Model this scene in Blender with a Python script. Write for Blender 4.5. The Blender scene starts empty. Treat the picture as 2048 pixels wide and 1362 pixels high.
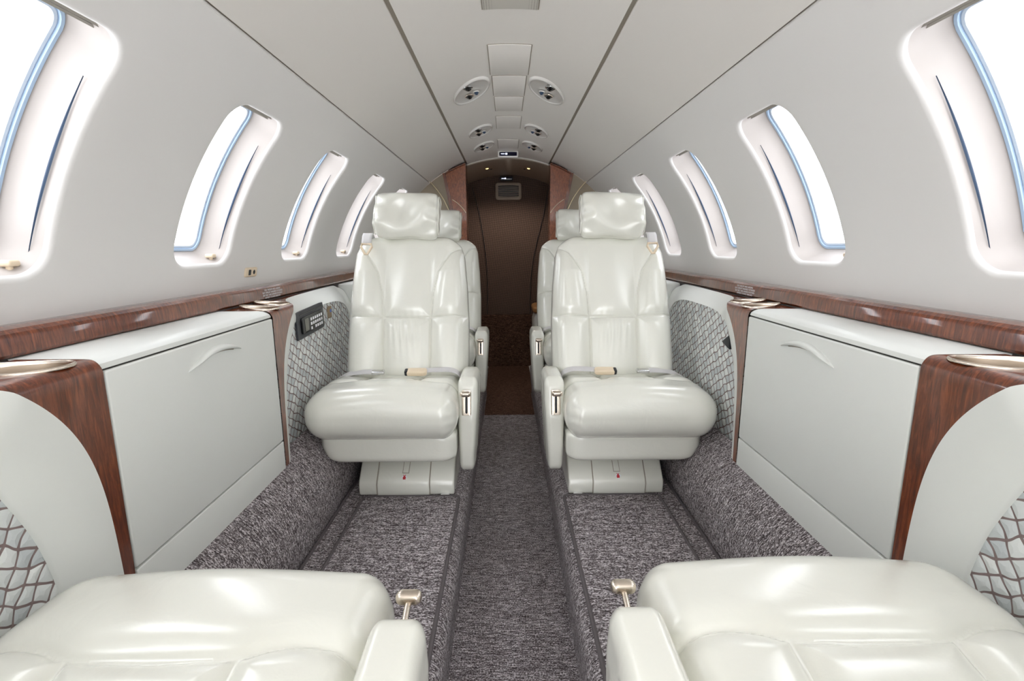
import bpy, bmesh, math, random
import numpy as np
from mathutils import Matrix, Vector
random.seed(7)
R = math.radians
SC = bpy.context.scene
COL = SC.collection

# ------------------------------------------------------------------ camera
F_PX = 1000.0
PITCH, YAW, ROLL = 10.8, -0.57, -0.2
cam_d = bpy.data.cameras.new('camera')
cam_d.sensor_width = 36.0
cam_d.lens = F_PX / 2048 * 36.0
cam_d.clip_start = 0.02
cam = bpy.data.objects.new('camera', cam_d)
COL.objects.link(cam)
cam.matrix_world = (Matrix.Translation((-0.011, 0, 0)) @ Matrix.Rotation(R(YAW), 4, 'Z')
                    @ Matrix.Rotation(R(90 - PITCH), 4, 'X') @ Matrix.Rotation(R(ROLL), 4, 'Z'))
SC.camera = cam

# ------------------------------------------------------------------ world, exposure
w = bpy.data.worlds.new('overcast_sky')
SC.world = w
w.use_nodes = True
bg = w.node_tree.nodes['Background']
bg.inputs[0].default_value = (0.96, 0.975, 1.0, 1)
# overcast sky, brighter on the left of the aircraft
wn = w.node_tree
tcw = wn.nodes.new('ShaderNodeTexCoord'); sxw = wn.nodes.new('ShaderNodeSeparateXYZ'); mrw = wn.nodes.new('ShaderNodeMapRange')
wn.links.new(tcw.outputs['Generated'], sxw.inputs[0]); wn.links.new(sxw.outputs[0], mrw.inputs['Value'])
for nm_, vv in (('From Min', -1), ('From Max', 1), ('To Min', 8.0), ('To Max', 5.2)):
    mrw.inputs[nm_].default_value = vv
wn.links.new(mrw.outputs[0], bg.inputs[1])
SC.view_settings.view_transform = 'Standard'
SC.view_settings.look = 'None'
SC.view_settings.gamma = 1
SC.view_settings.use_curve_mapping = False
SC.view_settings.exposure = 0.0
SC.cycles.max_bounces = 14
SC.cycles.diffuse_bounces = 8
SC.cycles.glossy_bounces = 4
SC.cycles.transparent_max_bounces = 12

# ------------------------------------------------------------------ materials
def lin(c):
    return tuple(((v / 255) / 12.92 if v / 255 <= 0.04045 else ((v / 255 + 0.055) / 1.055) ** 2.4) for v in c)

class NT:
    def __init__(s, name):
        s.m = bpy.data.materials.new(name)
        s.m.use_nodes = True
        s.t = s.m.node_tree
        s.p = s.t.nodes['Principled BSDF']
        s.out = s.t.nodes['Material Output']
    def n(s, typ, **kw):
        nd = s.t.nodes.new(typ)
        for k, v in kw.items():
            if k in nd.bl_rna.properties.keys():
                setattr(nd, k, v)
            else:
                nd.inputs[k.replace('_', ' ')].default_value = v
        return nd
    def l(s, a, b):
        s.t.links.new(a, b)
    def coords(s, scale=(1, 1, 1), rot=(0, 0, 0)):
        tc = s.n('ShaderNodeTexCoord')
        mp = s.n('ShaderNodeMapping')
        mp.inputs['Scale'].default_value = scale
        mp.inputs['Rotation'].default_value = rot
        s.l(tc.outputs['Object'], mp.inputs[0])
        return mp.outputs[0]
    def ramp(s, fac, stops):
        r = s.n('ShaderNodeValToRGB')
        e = r.color_ramp.elements
        while len(e) < len(stops):
            e.new(0.5)
        for el, (p, c) in zip(e, stops):
            el.position = p
            el.color = (*c, 1)
        s.l(fac, r.inputs[0])
        return r.outputs[0]
    def bump(s, h, strength, dist=0.002, chain=None):
        b = s.n('ShaderNodeBump')
        b.inputs['Strength'].default_value = strength
        b.inputs['Distance'].default_value = dist
        s.l(h, b.inputs['Height'])
        if chain is not None:
            s.l(chain, b.inputs['Normal'])
        return b.outputs[0]
    def set(s, **kw):
        for k, v in kw.items():
            s.p.inputs[k.replace('_', ' ')].default_value = v
        return s

def plain(name, rgb, rough=0.5, metal=0.0, bump=None, spec=0.5, coat=0.0):
    k = NT(name)
    k.set(Base_Color=(*lin(rgb), 1), Roughness=rough, Metallic=metal)
    k.p.inputs['Specular IOR Level'].default_value = spec
    k.p.inputs['Coat Weight'].default_value = coat
    k.p.inputs['Coat Roughness'].default_value = 0.05
    nz = k.n('ShaderNodeTexNoise')
    nz.inputs['Scale'].default_value = bump[0] if bump else 300
    nz.inputs['Detail'].default_value = 3
    k.l(k.coords(), nz.inputs[0])
    k.l(k.bump(nz.outputs[0], bump[1] if bump else 0.04, bump[2] if bump else 0.001), k.p.inputs['Normal'])
    return k.m

M = {}
M['wall'] = plain('wall_ivory_vinyl', (222, 220, 218), 0.5, bump=(420, 0.06, 0.0006), spec=0.3)
M['head'] = plain('headliner_suede', (222, 218, 213), 0.7, bump=(600, 0.08, 0.0006), spec=0.2)
M['ceil'] = plain('ceiling_panel_paint', (228, 224, 219), 0.5, bump=(500, 0.05, 0.0006), spec=0.3)
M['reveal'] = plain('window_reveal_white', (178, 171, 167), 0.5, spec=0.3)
M['gap_shadow'] = plain('gap_shadow_taupe', (150, 142, 130), 0.7)  # darker taupe that paints the shade inside gaps
M['cab'] = plain('cabinet_ivory', (222, 224, 220), 0.42, bump=(500, 0.08, 0.0005), spec=0.4)
M['gap_shadow_dark'] = plain('dark_gap_shadow', (62, 60, 56), 0.7)  # dark tone painted where gap shade falls
M['taupe'] = plain('taupe_vinyl', (160, 148, 130), 0.6)
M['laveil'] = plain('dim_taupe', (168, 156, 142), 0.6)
M['dark'] = plain('dark_rubber', (22, 24, 30), 0.5)
M['slit'] = plain('slate_blue_seal', (40, 62, 88), 0.5)
M['black'] = plain('black_gloss', (14, 14, 16), 0.15)
M['phone'] = plain('charcoal_plastic', (44, 46, 52), 0.4)
M['screen'] = plain('grey_lcd', (112, 112, 104), 0.25)
M['navy'] = plain('navy_screen', (16, 16, 48), 0.15)
M['white'] = plain('white_print', (235, 235, 240), 0.5)
M['tinted_rim'] = plain('acrylic_skylit_blue', (172, 196, 222), 0.3)  # blue of the sky-lit acrylic edge, painted in as base colour
M['tinted_rim2'] = plain('acrylic_skylit_pale', (206, 220, 236), 0.3)  # paler step of the same painted sky light
M['shade'] = plain('shade_grey', (168, 164, 156), 0.6)
M['beige'] = plain('beige_plastic', (226, 208, 182), 0.4)
M['gold'] = plain('champagne_metal', (222, 210, 196), 0.26, metal=1.0)
M['well'] = plain('brushed_well_shaded', (176, 160, 142), 0.38, metal=1.0)  # darker copy of the cup metal, painting shade into the depth
M['brass'] = plain('brass_strip', (214, 200, 168), 0.3, metal=1.0)
M['chrome'] = plain('chrome', (205, 205, 205), 0.12, metal=1.0)
M['podwhite'] = plain('pod_white', (228, 226, 222), 0.18, coat=0.5)
M['belt'] = plain('seatbelt_webbing', (205, 203, 204), 0.8, bump=(900, 0.3, 0.001))
M['red'] = plain('red_print', (190, 40, 50), 0.5)
M['binding'] = plain('carpet_binding', (92, 86, 88), 0.9, bump=(900, 0.4, 0.001))
M['tan'] = plain('tan_leather', (150, 110, 70), 0.5)
M['seam'] = plain('seam_thread', (150, 146, 130), 0.7)
M['tag'] = plain('brown_tag', (142, 122, 96), 0.5)
M['blue'] = plain('blue_dot', (90, 120, 200), 0.5)

# leather
k = NT('pearl_leather')
k.set(Base_Color=(*lin((228, 228, 219)), 1), Roughness=0.27)
k.p.inputs['Specular IOR Level'].default_value = 0.55
k.p.inputs['Coat Weight'].default_value = 0.75
k.p.inputs['Coat Roughness'].default_value = 0.21
k.p.inputs['Coat IOR'].default_value = 1.6
c = k.coords()
n1 = k.n('ShaderNodeTexNoise'); n1.inputs['Scale'].default_value = 14; n1.inputs['Detail'].default_value = 3; n1.inputs['Distortion'].default_value = 1.2
k.l(c, n1.inputs[0])
v1 = k.n('ShaderNodeTexVoronoi'); v1.inputs['Scale'].default_value = 420
k.l(c, v1.inputs[0])
b1 = k.bump(n1.outputs[0], 0.16, 0.008)
b2 = k.bump(v1.outputs[0], 0.06, 0.0005, b1)
k.l(b2, k.p.inputs['Normal'])
M['leather'] = k.m

# glossy burl wood
def wood(name, scale, rot=(0, 0, 0), stops=((64, 27, 12), (102, 47, 22), (140, 74, 38))):
    k = NT(name)
    c = k.coords(scale, rot)
    n1 = k.n('ShaderNodeTexNoise'); n1.inputs['Scale'].default_value = 6; n1.inputs['Detail'].default_value = 6; n1.inputs['Roughness'].default_value = 0.65; n1.inputs['Distortion'].default_value = 0.7
    k.l(c, n1.inputs[0])
    col = k.ramp(n1.outputs[0], [(0.32, lin(stops[0])), (0.5, lin(stops[1])), (0.70, lin(stops[2]))])
    k.l(col, k.p.inputs['Base Color'])
    k.set(Roughness=0.35)
    k.p.inputs['Coat Weight'].default_value = 1.0
    k.p.inputs['Coat Roughness'].default_value = 0.06
    return k.m
M['wood'] = wood('glossy_brown_burl', (16, 30, 3.5))
M['woodred'] = wood('reddish_burl', (30, 30, 9), stops=((96, 44, 20), (136, 70, 36), (166, 96, 56)))

# carpet: heathered loops, woven rows across the cabin
def carpet(name, dark, mid, light, s1=(52, 330, 52), s2=(260, 420, 260)):
    k = NT(name)
    c = k.coords(s1)
    n1 = k.n('ShaderNodeTexNoise'); n1.inputs['Scale'].default_value = 1.0; n1.inputs['Detail'].default_value = 4; n1.inputs['Roughness'].default_value = 0.7
    k.l(c, n1.inputs[0])
    c2 = k.coords(s2)
    n2 = k.n('ShaderNodeTexNoise'); n2.inputs['Scale'].default_value = 1.0; n2.inputs['Detail'].default_value = 2
    k.l(c2, n2.inputs[0])
    mx = k.n('ShaderNodeMath', operation='MULTIPLY_ADD')
    mx.inputs[1].default_value = 0.5
    ad = k.n('ShaderNodeMath', operation='MULTIPLY'); ad.inputs[1].default_value = 0.5
    k.l(n2.outputs[0], ad.inputs[0])
    k.l(n1.outputs[0], mx.inputs[0]); k.l(ad.outputs[0], mx.inputs[2])
    col = k.ramp(mx.outputs[0], [(0.40, dark), (0.5, mid), (0.61, light)])
    k.l(col, k.p.inputs['Base Color'])
    k.set(Roughness=0.95)
    k.p.inputs['Specular IOR Level'].default_value = 0.1
    k.l(k.bump(mx.outputs[0], 0.9, 0.006), k.p.inputs['Normal'])
    return k.m
M['carpet'] = carpet('heather_carpet', lin((58, 51, 52)), lin((128, 120, 122)), lin((232, 226, 230)))
M['carpetkick'] = carpet('brown_riser_carpet', lin((44, 28, 22)), lin((80, 57, 48)), lin((126, 98, 84)), (40, 52, 260), (160, 260, 330))
M['carpetdark'] = carpet('brown_carpet', lin((44, 28, 22)), lin((86, 62, 52)), lin((140, 110, 94)))

# quilted fabric: skewed pinwheel tiles with wedge shaped brown gaps
k = NT('quilted_fabric')
c = k.coords((0, 46, 46), (R(32), 0, 0))
nw = k.n('ShaderNodeTexNoise'); nw.inputs['Scale'].default_value = 0.55; nw.inputs['Detail'].default_value = 1
k.l(c, nw.inputs[0])
wv = k.n('ShaderNodeVectorMath', operation='SCALE'); wv.inputs['Scale'].default_value = 0.7
k.l(nw.outputs['Color'], wv.inputs[0])
av = k.n('ShaderNodeVectorMath', operation='ADD'); k.l(c, av.inputs[0]); k.l(wv.outputs[0], av.inputs[1])
sx = k.n('ShaderNodeSeparateXYZ'); k.l(av.outputs[0], sx.inputs[0])
def mth(op, a, b=None, c3=None):
    m_ = k.n('ShaderNodeMath', operation=op)
    for i, q in enumerate((a, b, c3)):
        if q is None: continue
        if isinstance(q, (int, float)): m_.inputs[i].default_value = q
        else: k.l(q, m_.inputs[i])
    return m_.outputs[0]
u_, v_ = sx.outputs[1], sx.outputs[2]
fu, fv = mth('FRACT', u_), mth('FRACT', v_)
par = mth('MODULO', mth('ADD', mth('FLOOR', u_), mth('FLOOR', v_)), 2.0)
par = mth('ABSOLUTE', par)
tu = mth('ABSOLUTE', mth('SUBTRACT', fv, par)); tv = mth('ABSOLUTE', mth('SUBTRACT', fu, par))
du_ = mth('SUBTRACT', 0.5, mth('ABSOLUTE', mth('SUBTRACT', fu, 0.5))); dv_ = mth('SUBTRACT', 0.5, mth('ABSOLUTE', mth('SUBTRACT', fv, 0.5)))
lu = mth('SUBTRACT', du_, mth('MULTIPLY_ADD', mth('POWER', tu, 1.6), 0.15, 0.008)); lv_ = mth('SUBTRACT', dv_, mth('MULTIPLY_ADD', mth('POWER', tv, 1.6), 0.15, 0.008))
edge = mth('MINIMUM', lu, lv_)
msk = k.ramp(mth('MULTIPLY_ADD', edge, 12.0, 0.4), [(0.35, (0, 0, 0)), (0.6, (1, 1, 1))])
n2 = k.n('ShaderNodeTexWhiteNoise', noise_dimensions='2D')
fl = k.n('ShaderNodeVectorMath', operation='FLOOR'); k.l(av.outputs[0], fl.inputs[0])
cxy = k.n('ShaderNodeCombineXYZ'); k.l(mth('FLOOR', u_), cxy.inputs[0]); k.l(mth('FLOOR', v_), cxy.inputs[1])
k.l(cxy.outputs[0], n2.inputs['Vector'])
tile = k.ramp(n2.outputs['Value'], [(0.1, lin((196, 202, 204))), (0.9, lin((230, 233, 231)))])
mix = k.n('ShaderNodeMix', data_type='RGBA')
k.l(msk, mix.inputs['Factor']); mix.inputs['A'].default_value = (*lin((136, 120, 118)), 1); k.l(tile, mix.inputs['B'])
k.l(mix.outputs['Result'], k.p.inputs['Base Color'])
k.set(Roughness=0.85)
k.p.inputs['Specular IOR Level'].default_value = 0.2
nf = k.n('ShaderNodeTexNoise'); nf.inputs['Scale'].default_value = 14; k.l(c, nf.inputs[0])
k.l(k.bump(nf.outputs[0], 0.25, 0.001, k.bump(mth('MINIMUM', edge, 0.3), 0.5, 0.012)), k.p.inputs['Normal'])
M['fabric'] = k.m

# basket weave
k = NT('brown_basket_weave')
c = k.coords((105, 105, 105), (0, R(38), 0))
ch = k.n('ShaderNodeTexChecker'); ch.inputs['Scale'].default_value = 1.0
ch.inputs['Color1'].default_value = (*lin((112, 88, 76)), 1); ch.inputs['Color2'].default_value = (*lin((74, 56, 48)), 1)
k.l(c, ch.inputs[0])
n1 = k.n('ShaderNodeTexNoise'); n1.inputs['Scale'].default_value = 2.2; n1.inputs['Detail'].default_value = 3
k.l(c, n1.inputs[0])
mix = k.n('ShaderNodeMix', data_type='RGBA', blend_type='MULTIPLY'); mix.inputs['Factor'].default_value = 0.8
k.l(ch.outputs[0], mix.inputs['A']); k.l(k.ramp(n1.outputs[0], [(0.35, (0.25, 0.25, 0.25)), (0.6, (1, 1, 1))]), mix.inputs['B'])
k.l(mix.outputs['Result'], k.p.inputs['Base Color'])
k.set(Roughness=0.8)
k.l(k.bump(ch.outputs[1], 0.5, 0.004), k.p.inputs['Normal'])
M['weave'] = k.m

# perforated speaker grille
k = NT('perforated_panel')
c = k.coords((1, 1, 1))
v = k.n('ShaderNodeTexVoronoi', feature='F1'); v.inputs['Scale'].default_value = 170; v.inputs['Randomness'].default_value = 0.0
k.l(c, v.inputs[0])
k.l(k.ramp(v.outputs['Distance'], [(0.30, lin((160, 156, 148))), (0.36, lin((206, 202, 194)))]), k.p.inputs['Base Color'])
k.set(Roughness=0.6)
M['perf'] = k.m

# thin glass
k = NT('window_glass')
tr = k.n('ShaderNodeBsdfTransparent'); tr.inputs[0].default_value = (0.97, 0.985, 1, 1)
gl = k.n('ShaderNodeBsdfGlossy'); gl.inputs['Roughness'].default_value = 0.02
lw = k.n('ShaderNodeLayerWeight')
pw = k.n('ShaderNodeMath', operation='POWER'); pw.inputs[1].default_value = 5
k.l(lw.outputs['Facing'], pw.inputs[0])
fr = k.n('ShaderNodeMath', operation='MULTIPLY_ADD'); fr.inputs[1].default_value = 0.8; fr.inputs[2].default_value = 0.03
k.l(pw.outputs[0], fr.inputs[0])
mx = k.n('ShaderNodeMixShader')
k.l(fr.outputs[0], mx.inputs[0]); k.l(tr.outputs[0], mx.inputs[1]); k.l(gl.outputs[0], mx.inputs[2])
k.l(mx.outputs[0], k.out.inputs[0])
M['glass'] = k.m

def emissive(name, rgb, strength):
    k = NT(name)
    k.set(Base_Color=(*lin(rgb), 1), Emission_Color=(*lin(rgb), 1), Emission_Strength=strength)
    return k.m
M['lamp'] = emissive('warm_lamp', (255, 214, 140), 3.0)
M['glyph'] = emissive('lit_sign', (225, 232, 255), 1.4)

# ------------------------------------------------------------------ builders
def link(name, me, mat, parent=None, smooth=True, angle=None):
    o = bpy.data.objects.new(name, me)
    COL.objects.link(o)
    if mat is not None:
        me.materials.append(mat)
    if smooth:
        me.polygons.foreach_set('use_smooth', [True] * len(me.polygons))
        if angle:
            try:
                me.set_sharp_from_angle(angle=R(angle))
            except Exception:
                pass
    if parent is not None:
        o.parent = parent
    return o

def origin(p):
    v = Vector((0, 0, 0))
    while p is not None:
        v += p.location
        p = p.parent
    return v

class MB:
    """collects verts and faces; build() links them as one mesh object"""
    def __init__(s):
        s.v = []; s.f = []
    def add(s, v, f):
        b = len(s.v)
        s.v.extend([tuple(p) for p in v]); s.f.extend([tuple(i + b for i in q) for q in f])
        return s
    def grid(s, rows, close=False, closerows=False):
        n = len(rows[0]); m = len(rows)
        v = [p for r in rows for p in r]; f = []
        for i in range(m if closerows else m - 1):
            for j in range(n if close else n - 1):
                a = i * n + j; b = i * n + (j + 1) % n
                i2 = (i + 1) % m
                f.append((a, b, i2 * n + (j + 1) % n, i2 * n + j))
        return s.add(v, f)
    def box(s, x0, x1, y0, y1, z0, z1):
        v = [(x, y, z) for x in (x0, x1) for y in (y0, y1) for z in (z0, z1)]
        return s.add(v, [(0, 1, 3, 2), (4, 6, 7, 5), (0, 4, 5, 1), (2, 3, 7, 6), (0, 2, 6, 4), (1, 5, 7, 3)])
    def prism(s, poly, axis, a, b):
        """poly: 2D pts in the other two axes (in xyz order), extruded along axis from a to b"""
        def P(p, t):
            q = list(p); q.insert(axis, t); return tuple(q)
        n = len(poly)
        v = [P(p, a) for p in poly] + [P(p, b) for p in poly]
        f = [tuple(range(n)), tuple(range(2 * n - 1, n - 1, -1))] + [(i, (i + 1) % n, n + (i + 1) % n, n + i) for i in range(n)]
        return s.add(v, f)
    def tube(s, pts, rad, n=10, close=False):
        pts = [Vector(p) for p in pts]; rows = []; m = len(pts)
        up = None
        for i, p in enumerate(pts):
            if close:
                t = pts[(i + 1) % m] - pts[i - 1]
            else:
                t = pts[min(i + 1, m - 1)] - pts[max(i - 1, 0)]
            t.normalize()
            if up is None:
                up = Vector((0, 0, 1)) if abs(t.z) < 0.9 else Vector((1, 0, 0))
            up = (up - t * up.dot(t)).normalized()
            sd = t.cross(up)
            r = rad[i] if isinstance(rad, (list, tuple)) else rad
            rows.append([tuple(p + up * (r * math.cos(q * 2 * math.pi / n)) + sd * (r * math.sin(q * 2 * math.pi / n))) for q in range(n)])
        s.grid(rows, True, close)
        if not close:
            b = len(s.v) - n * m
            s.f.append(tuple(b + i for i in range(n))); s.f.append(tuple(b + (m - 1) * n + i for i in reversed(range(n))))
        return s
    def rbox(s, h, r, n=(8, 8, 8), cen=(0, 0, 0), fn=None):
        v, f = roundbox(h, r, n)
        v = v + np.array(cen)
        if fn:
            v = fn(v)
        return s.add(v.tolist(), f)
    def build(s, name, mat, parent=None, local=False, mir=False, smooth=True, bevel=0, seg=2, angle=40, solid=0, recalc=True):
        o3 = Vector((0, 0, 0)) if local else origin(parent)
        k = -1 if mir else 1
        me = bpy.data.meshes.new(name)
        me.from_pydata([((x - o3.x) * k if local else x * k - o3.x, y - o3.y, z - o3.z) for x, y, z in s.v], [], s.f)
        bm = bmesh.new(); bm.from_mesh(me)
        bmesh.ops.remove_doubles(bm, verts=bm.verts, dist=1e-5)
        if recalc:
            bmesh.ops.recalc_face_normals(bm, faces=bm.faces)
        if bevel:
            ed = [e for e in bm.edges if len(e.link_faces) == 2 and e.calc_face_angle(0) > R(35)]
            bmesh.ops.bevel(bm, geom=ed, offset=bevel, segments=seg, profile=0.5, affect='EDGES', clamp_overlap=True)
        bm.to_mesh(me); bm.free()
        o = link(name, me, mat, parent, smooth, angle)
        if solid:
            md = o.modifiers.new('thickness', 'SOLIDIFY'); md.thickness = solid; md.offset = 0
        return o

def roundbox(h, r, n):
    """surface of a rounded box; r = (rx or (rx-,rx+), ry, rz)"""
    nx, ny, nz = n
    idx = {}; P = []; faces = []
    def vid(i, j, k):
        q = idx.get((i, j, k))
        if q is None:
            q = idx[(i, j, k)] = len(P)
            P.append((2 * i / nx - 1, 2 * j / ny - 1, 2 * k / nz - 1))
        return q
    for k in (0, nz):
        for i in range(nx):
            for j in range(ny):
                q = (vid(i, j, k), vid(i + 1, j, k), vid(i + 1, j + 1, k), vid(i, j + 1, k)); faces.append(q if k else q[::-1])
    for j in (0, ny):
        for i in range(nx):
            for k in range(nz):
                q = (vid(i, j, k), vid(i + 1, j, k), vid(i + 1, j, k + 1), vid(i, j, k + 1)); faces.append(q[::-1] if j else q)
    for i in (0, nx):
        for j in range(ny):
            for k in range(nz):
                q = (vid(i, j, k), vid(i, j + 1, k), vid(i, j + 1, k + 1), vid(i, j, k + 1)); faces.append(q if i else q[::-1])
    p = np.array(P) * np.array(h)
    rr = np.zeros_like(p)
    for a in range(3):
        if isinstance(r[a], (tuple, list)):
            rr[:, a] = np.where(p[:, a] < 0, r[a][0], r[a][1])
        else:
            rr[:, a] = r[a]
    inner = np.clip(p, -(np.array(h) - rr), np.array(h) - rr)
    d = (p - inner) / rr
    L = np.linalg.norm(d, axis=1, keepdims=True); L[L < 1e-9] = 1
    nd = d / L
    return inner + nd * rr, faces

def cr(pts, n):
    """Catmull-Rom resample"""
    P = [np.array(p, float) for p in pts]
    P = [2 * P[0] - P[1]] + P + [2 * P[-1] - P[-2]]
    out = []; m = len(P) - 3
    for q in range(n):
        t = q / (n - 1) * m; i = min(int(t), m - 1); u = t - i
        a, b, c2, d = P[i:i + 4]
        out.append(0.5 * (2 * b + (c2 - a) * u + (2 * a - 5 * b + 4 * c2 - d) * u * u + (3 * b - a - 3 * c2 + d) * u ** 3))
    return out

def arc_resample(pts, n):
    D = np.array(cr(pts, 1200)); L = np.concatenate([[0], np.cumsum(np.linalg.norm(np.diff(D, axis=0), axis=1))])
    t = np.linspace(0, L[-1], n)
    return [np.array([np.interp(u, L, D[:, i]) for i in range(3)]) for u in t]

def seg_dist(x, y, poly):
    d = np.full(x.shape, 9.0)
    for (x0, y0), (x1, y1) in zip(poly[:-1], poly[1:]):
        dx, dy = x1 - x0, y1 - y0
        t = np.clip(((x - x0) * dx + (y - y0) * dy) / (dx * dx + dy * dy), 0, 1)
        d = np.minimum(d, np.hypot(x - x0 - t * dx, y - y0 - t * dy))
    return d

def thing(name, label, cat, loc=(0, 0, 0), group=None, kind=None):
    o = bpy.data.objects.new(name, None); COL.objects.link(o)
    o.empty_display_size = 0.05; o.location = loc
    return tag(o, label, cat, group, kind)
def tag(o, label=None, cat=None, group=None, kind=None):
    if label: o['label'] = label
    if cat: o['category'] = cat
    if group: o['group'] = group
    if kind: o['kind'] = kind
    return o
def struct(o, label=None, cat=None):
    o['kind'] = 'structure'
    if label: o['label'] = label
    if cat: o['category'] = cat
    return o
def copy_tree(o, parent=None):
    c = o.copy(); COL.objects.link(c)
    if parent is not None: c.parent = parent
    for ch in o.children:
        copy_tree(ch, c)
    return c

# ------------------------------------------------------------------ cabin shell
RC, CZ = 0.745, -0.22                         # fuselage lining: circle radius and centre height
Y_A, Y_P, Y_B = -0.95, 3.10, 3.90             # open forward end, partition, aft bulkhead
PHI0, PHI1 = math.asin((-0.125 - CZ) / RC), math.asin((0.36 - CZ) / RC)
T0, T1 = RC * PHI0, RC * PHI1
def lining(s, y, t, d=0.0):
    a = t / RC
    return (s * (RC + d) * math.cos(a), y, CZ + (RC + d) * math.sin(a))
WIN_Y = [-0.35 + 0.515 * i for i in range(7)]
HW, WT0, WT1, WR = 0.110, RC * math.asin((-0.045 - CZ) / RC), RC * math.asin((0.287 - CZ) / RC), 0.048
WTC, HH = (WT0 + WT1) / 2, (WT1 - WT0) / 2
MS = 36
def unit_loop():
    o = []
    for i in range(MS): o.append((-1 + 2 * i / MS, -1))
    for i in range(MS): o.append((1, -1 + 2 * i / MS))
    for i in range(MS): o.append((1 - 2 * i / MS, 1))
    for i in range(MS): o.append((-1, 1 - 2 * i / MS))
    return o
UL = unit_loop()
def win_loop(yc, inset):
    hw, hh, r = HW - inset, HH - inset, max(WR - inset, 0.012)
    out = []
    for u, v in UL:
        x, y = u * hw, v * hh
        ix, iy = max(-(hw - r), min(hw - r, x)), max(-(hh - r), min(hh - r, y))
        dx, dy = x - ix, y - iy
        L = math.hypot(dx, dy)
        if L > 1e-9:
            dx, dy = dx / L * r, dy / L * r
        out.append((yc + ix + dx, WTC + iy + dy))
    return out

def build_wall(s, name):
    mb = MB()
    FR = 0.010
    ys = [Y_A] + [(WIN_Y[i] + WIN_Y[i + 1]) / 2 for i in range(6)] + [WIN_Y[6] + 0.2575]
    ys[0] = WIN_Y[0] - 0.2575
    for wi, yc in enumerate(WIN_Y):
        y0, y1 = ys[wi], ys[wi + 1]
        rows = []
        outer = [((y0 + y1) / 2 + u * (y1 - y0) / 2, (T0 + T1) / 2 + v * (T1 - T0) / 2) for u, v in UL]
        base = win_loop(yc, -0.008)
        for q in range(8):
            f = q / 7
            rows.append([lining(s, a[0] * (1 - f) + b[0] * f, a[1] * (1 - f) + b[1] * f) for a, b in zip(outer, base)])
        for q in range(1, 8):
            a = q / 7 * math.pi / 2
            rows.append([lining(s, y, t, FR * (1 - math.cos(a))) for y, t in win_loop(yc, -0.008 + FR * math.sin(a))])
        mb.grid(rows, True)
    # plain ends
    for (ya, yb) in ((Y_A, ys[0]), (ys[-1], Y_P + 0.02)):
        mb.grid([[lining(s, ya + (yb - ya) * i / 4, T0 + (T1 - T0) * j / MS) for j in range(MS + 1)] for i in range(5)])
    # skin behind the ledge and the lower panels
    lo = [(RC * math.cos(a), CZ + RC * math.sin(a)) for a in [PHI0 - (PHI0 + R(80)) * i / 20 for i in range(21)]]
    mb.grid([[(s * x, y, z) for x, z in lo] for y in (Y_A, 0, 1, 2, Y_P, Y_B + 0.05)])
    # top lip of the wall panel
    e = [lining(s, 0, T1, d) for d in (0, 0.002, 0.016)]
    lip = [lining(s, 0, T1 - 0.004, 0)] + [lining(s, 0, T1 + 0.0015, 0.0015), lining(s, 0, T1 + 0.003, 0.006), lining(s, 0, T1 + 0.003, 0.03)]
    mb.grid([[(p[0], y, p[2]) for p in lip] for y in (Y_A, Y_P + 0.02)])
    return struct(mb.build(name, M['wall'], angle=50))
build_wall(-1, 'wall_left')
build_wall(1, 'wall_right')

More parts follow.
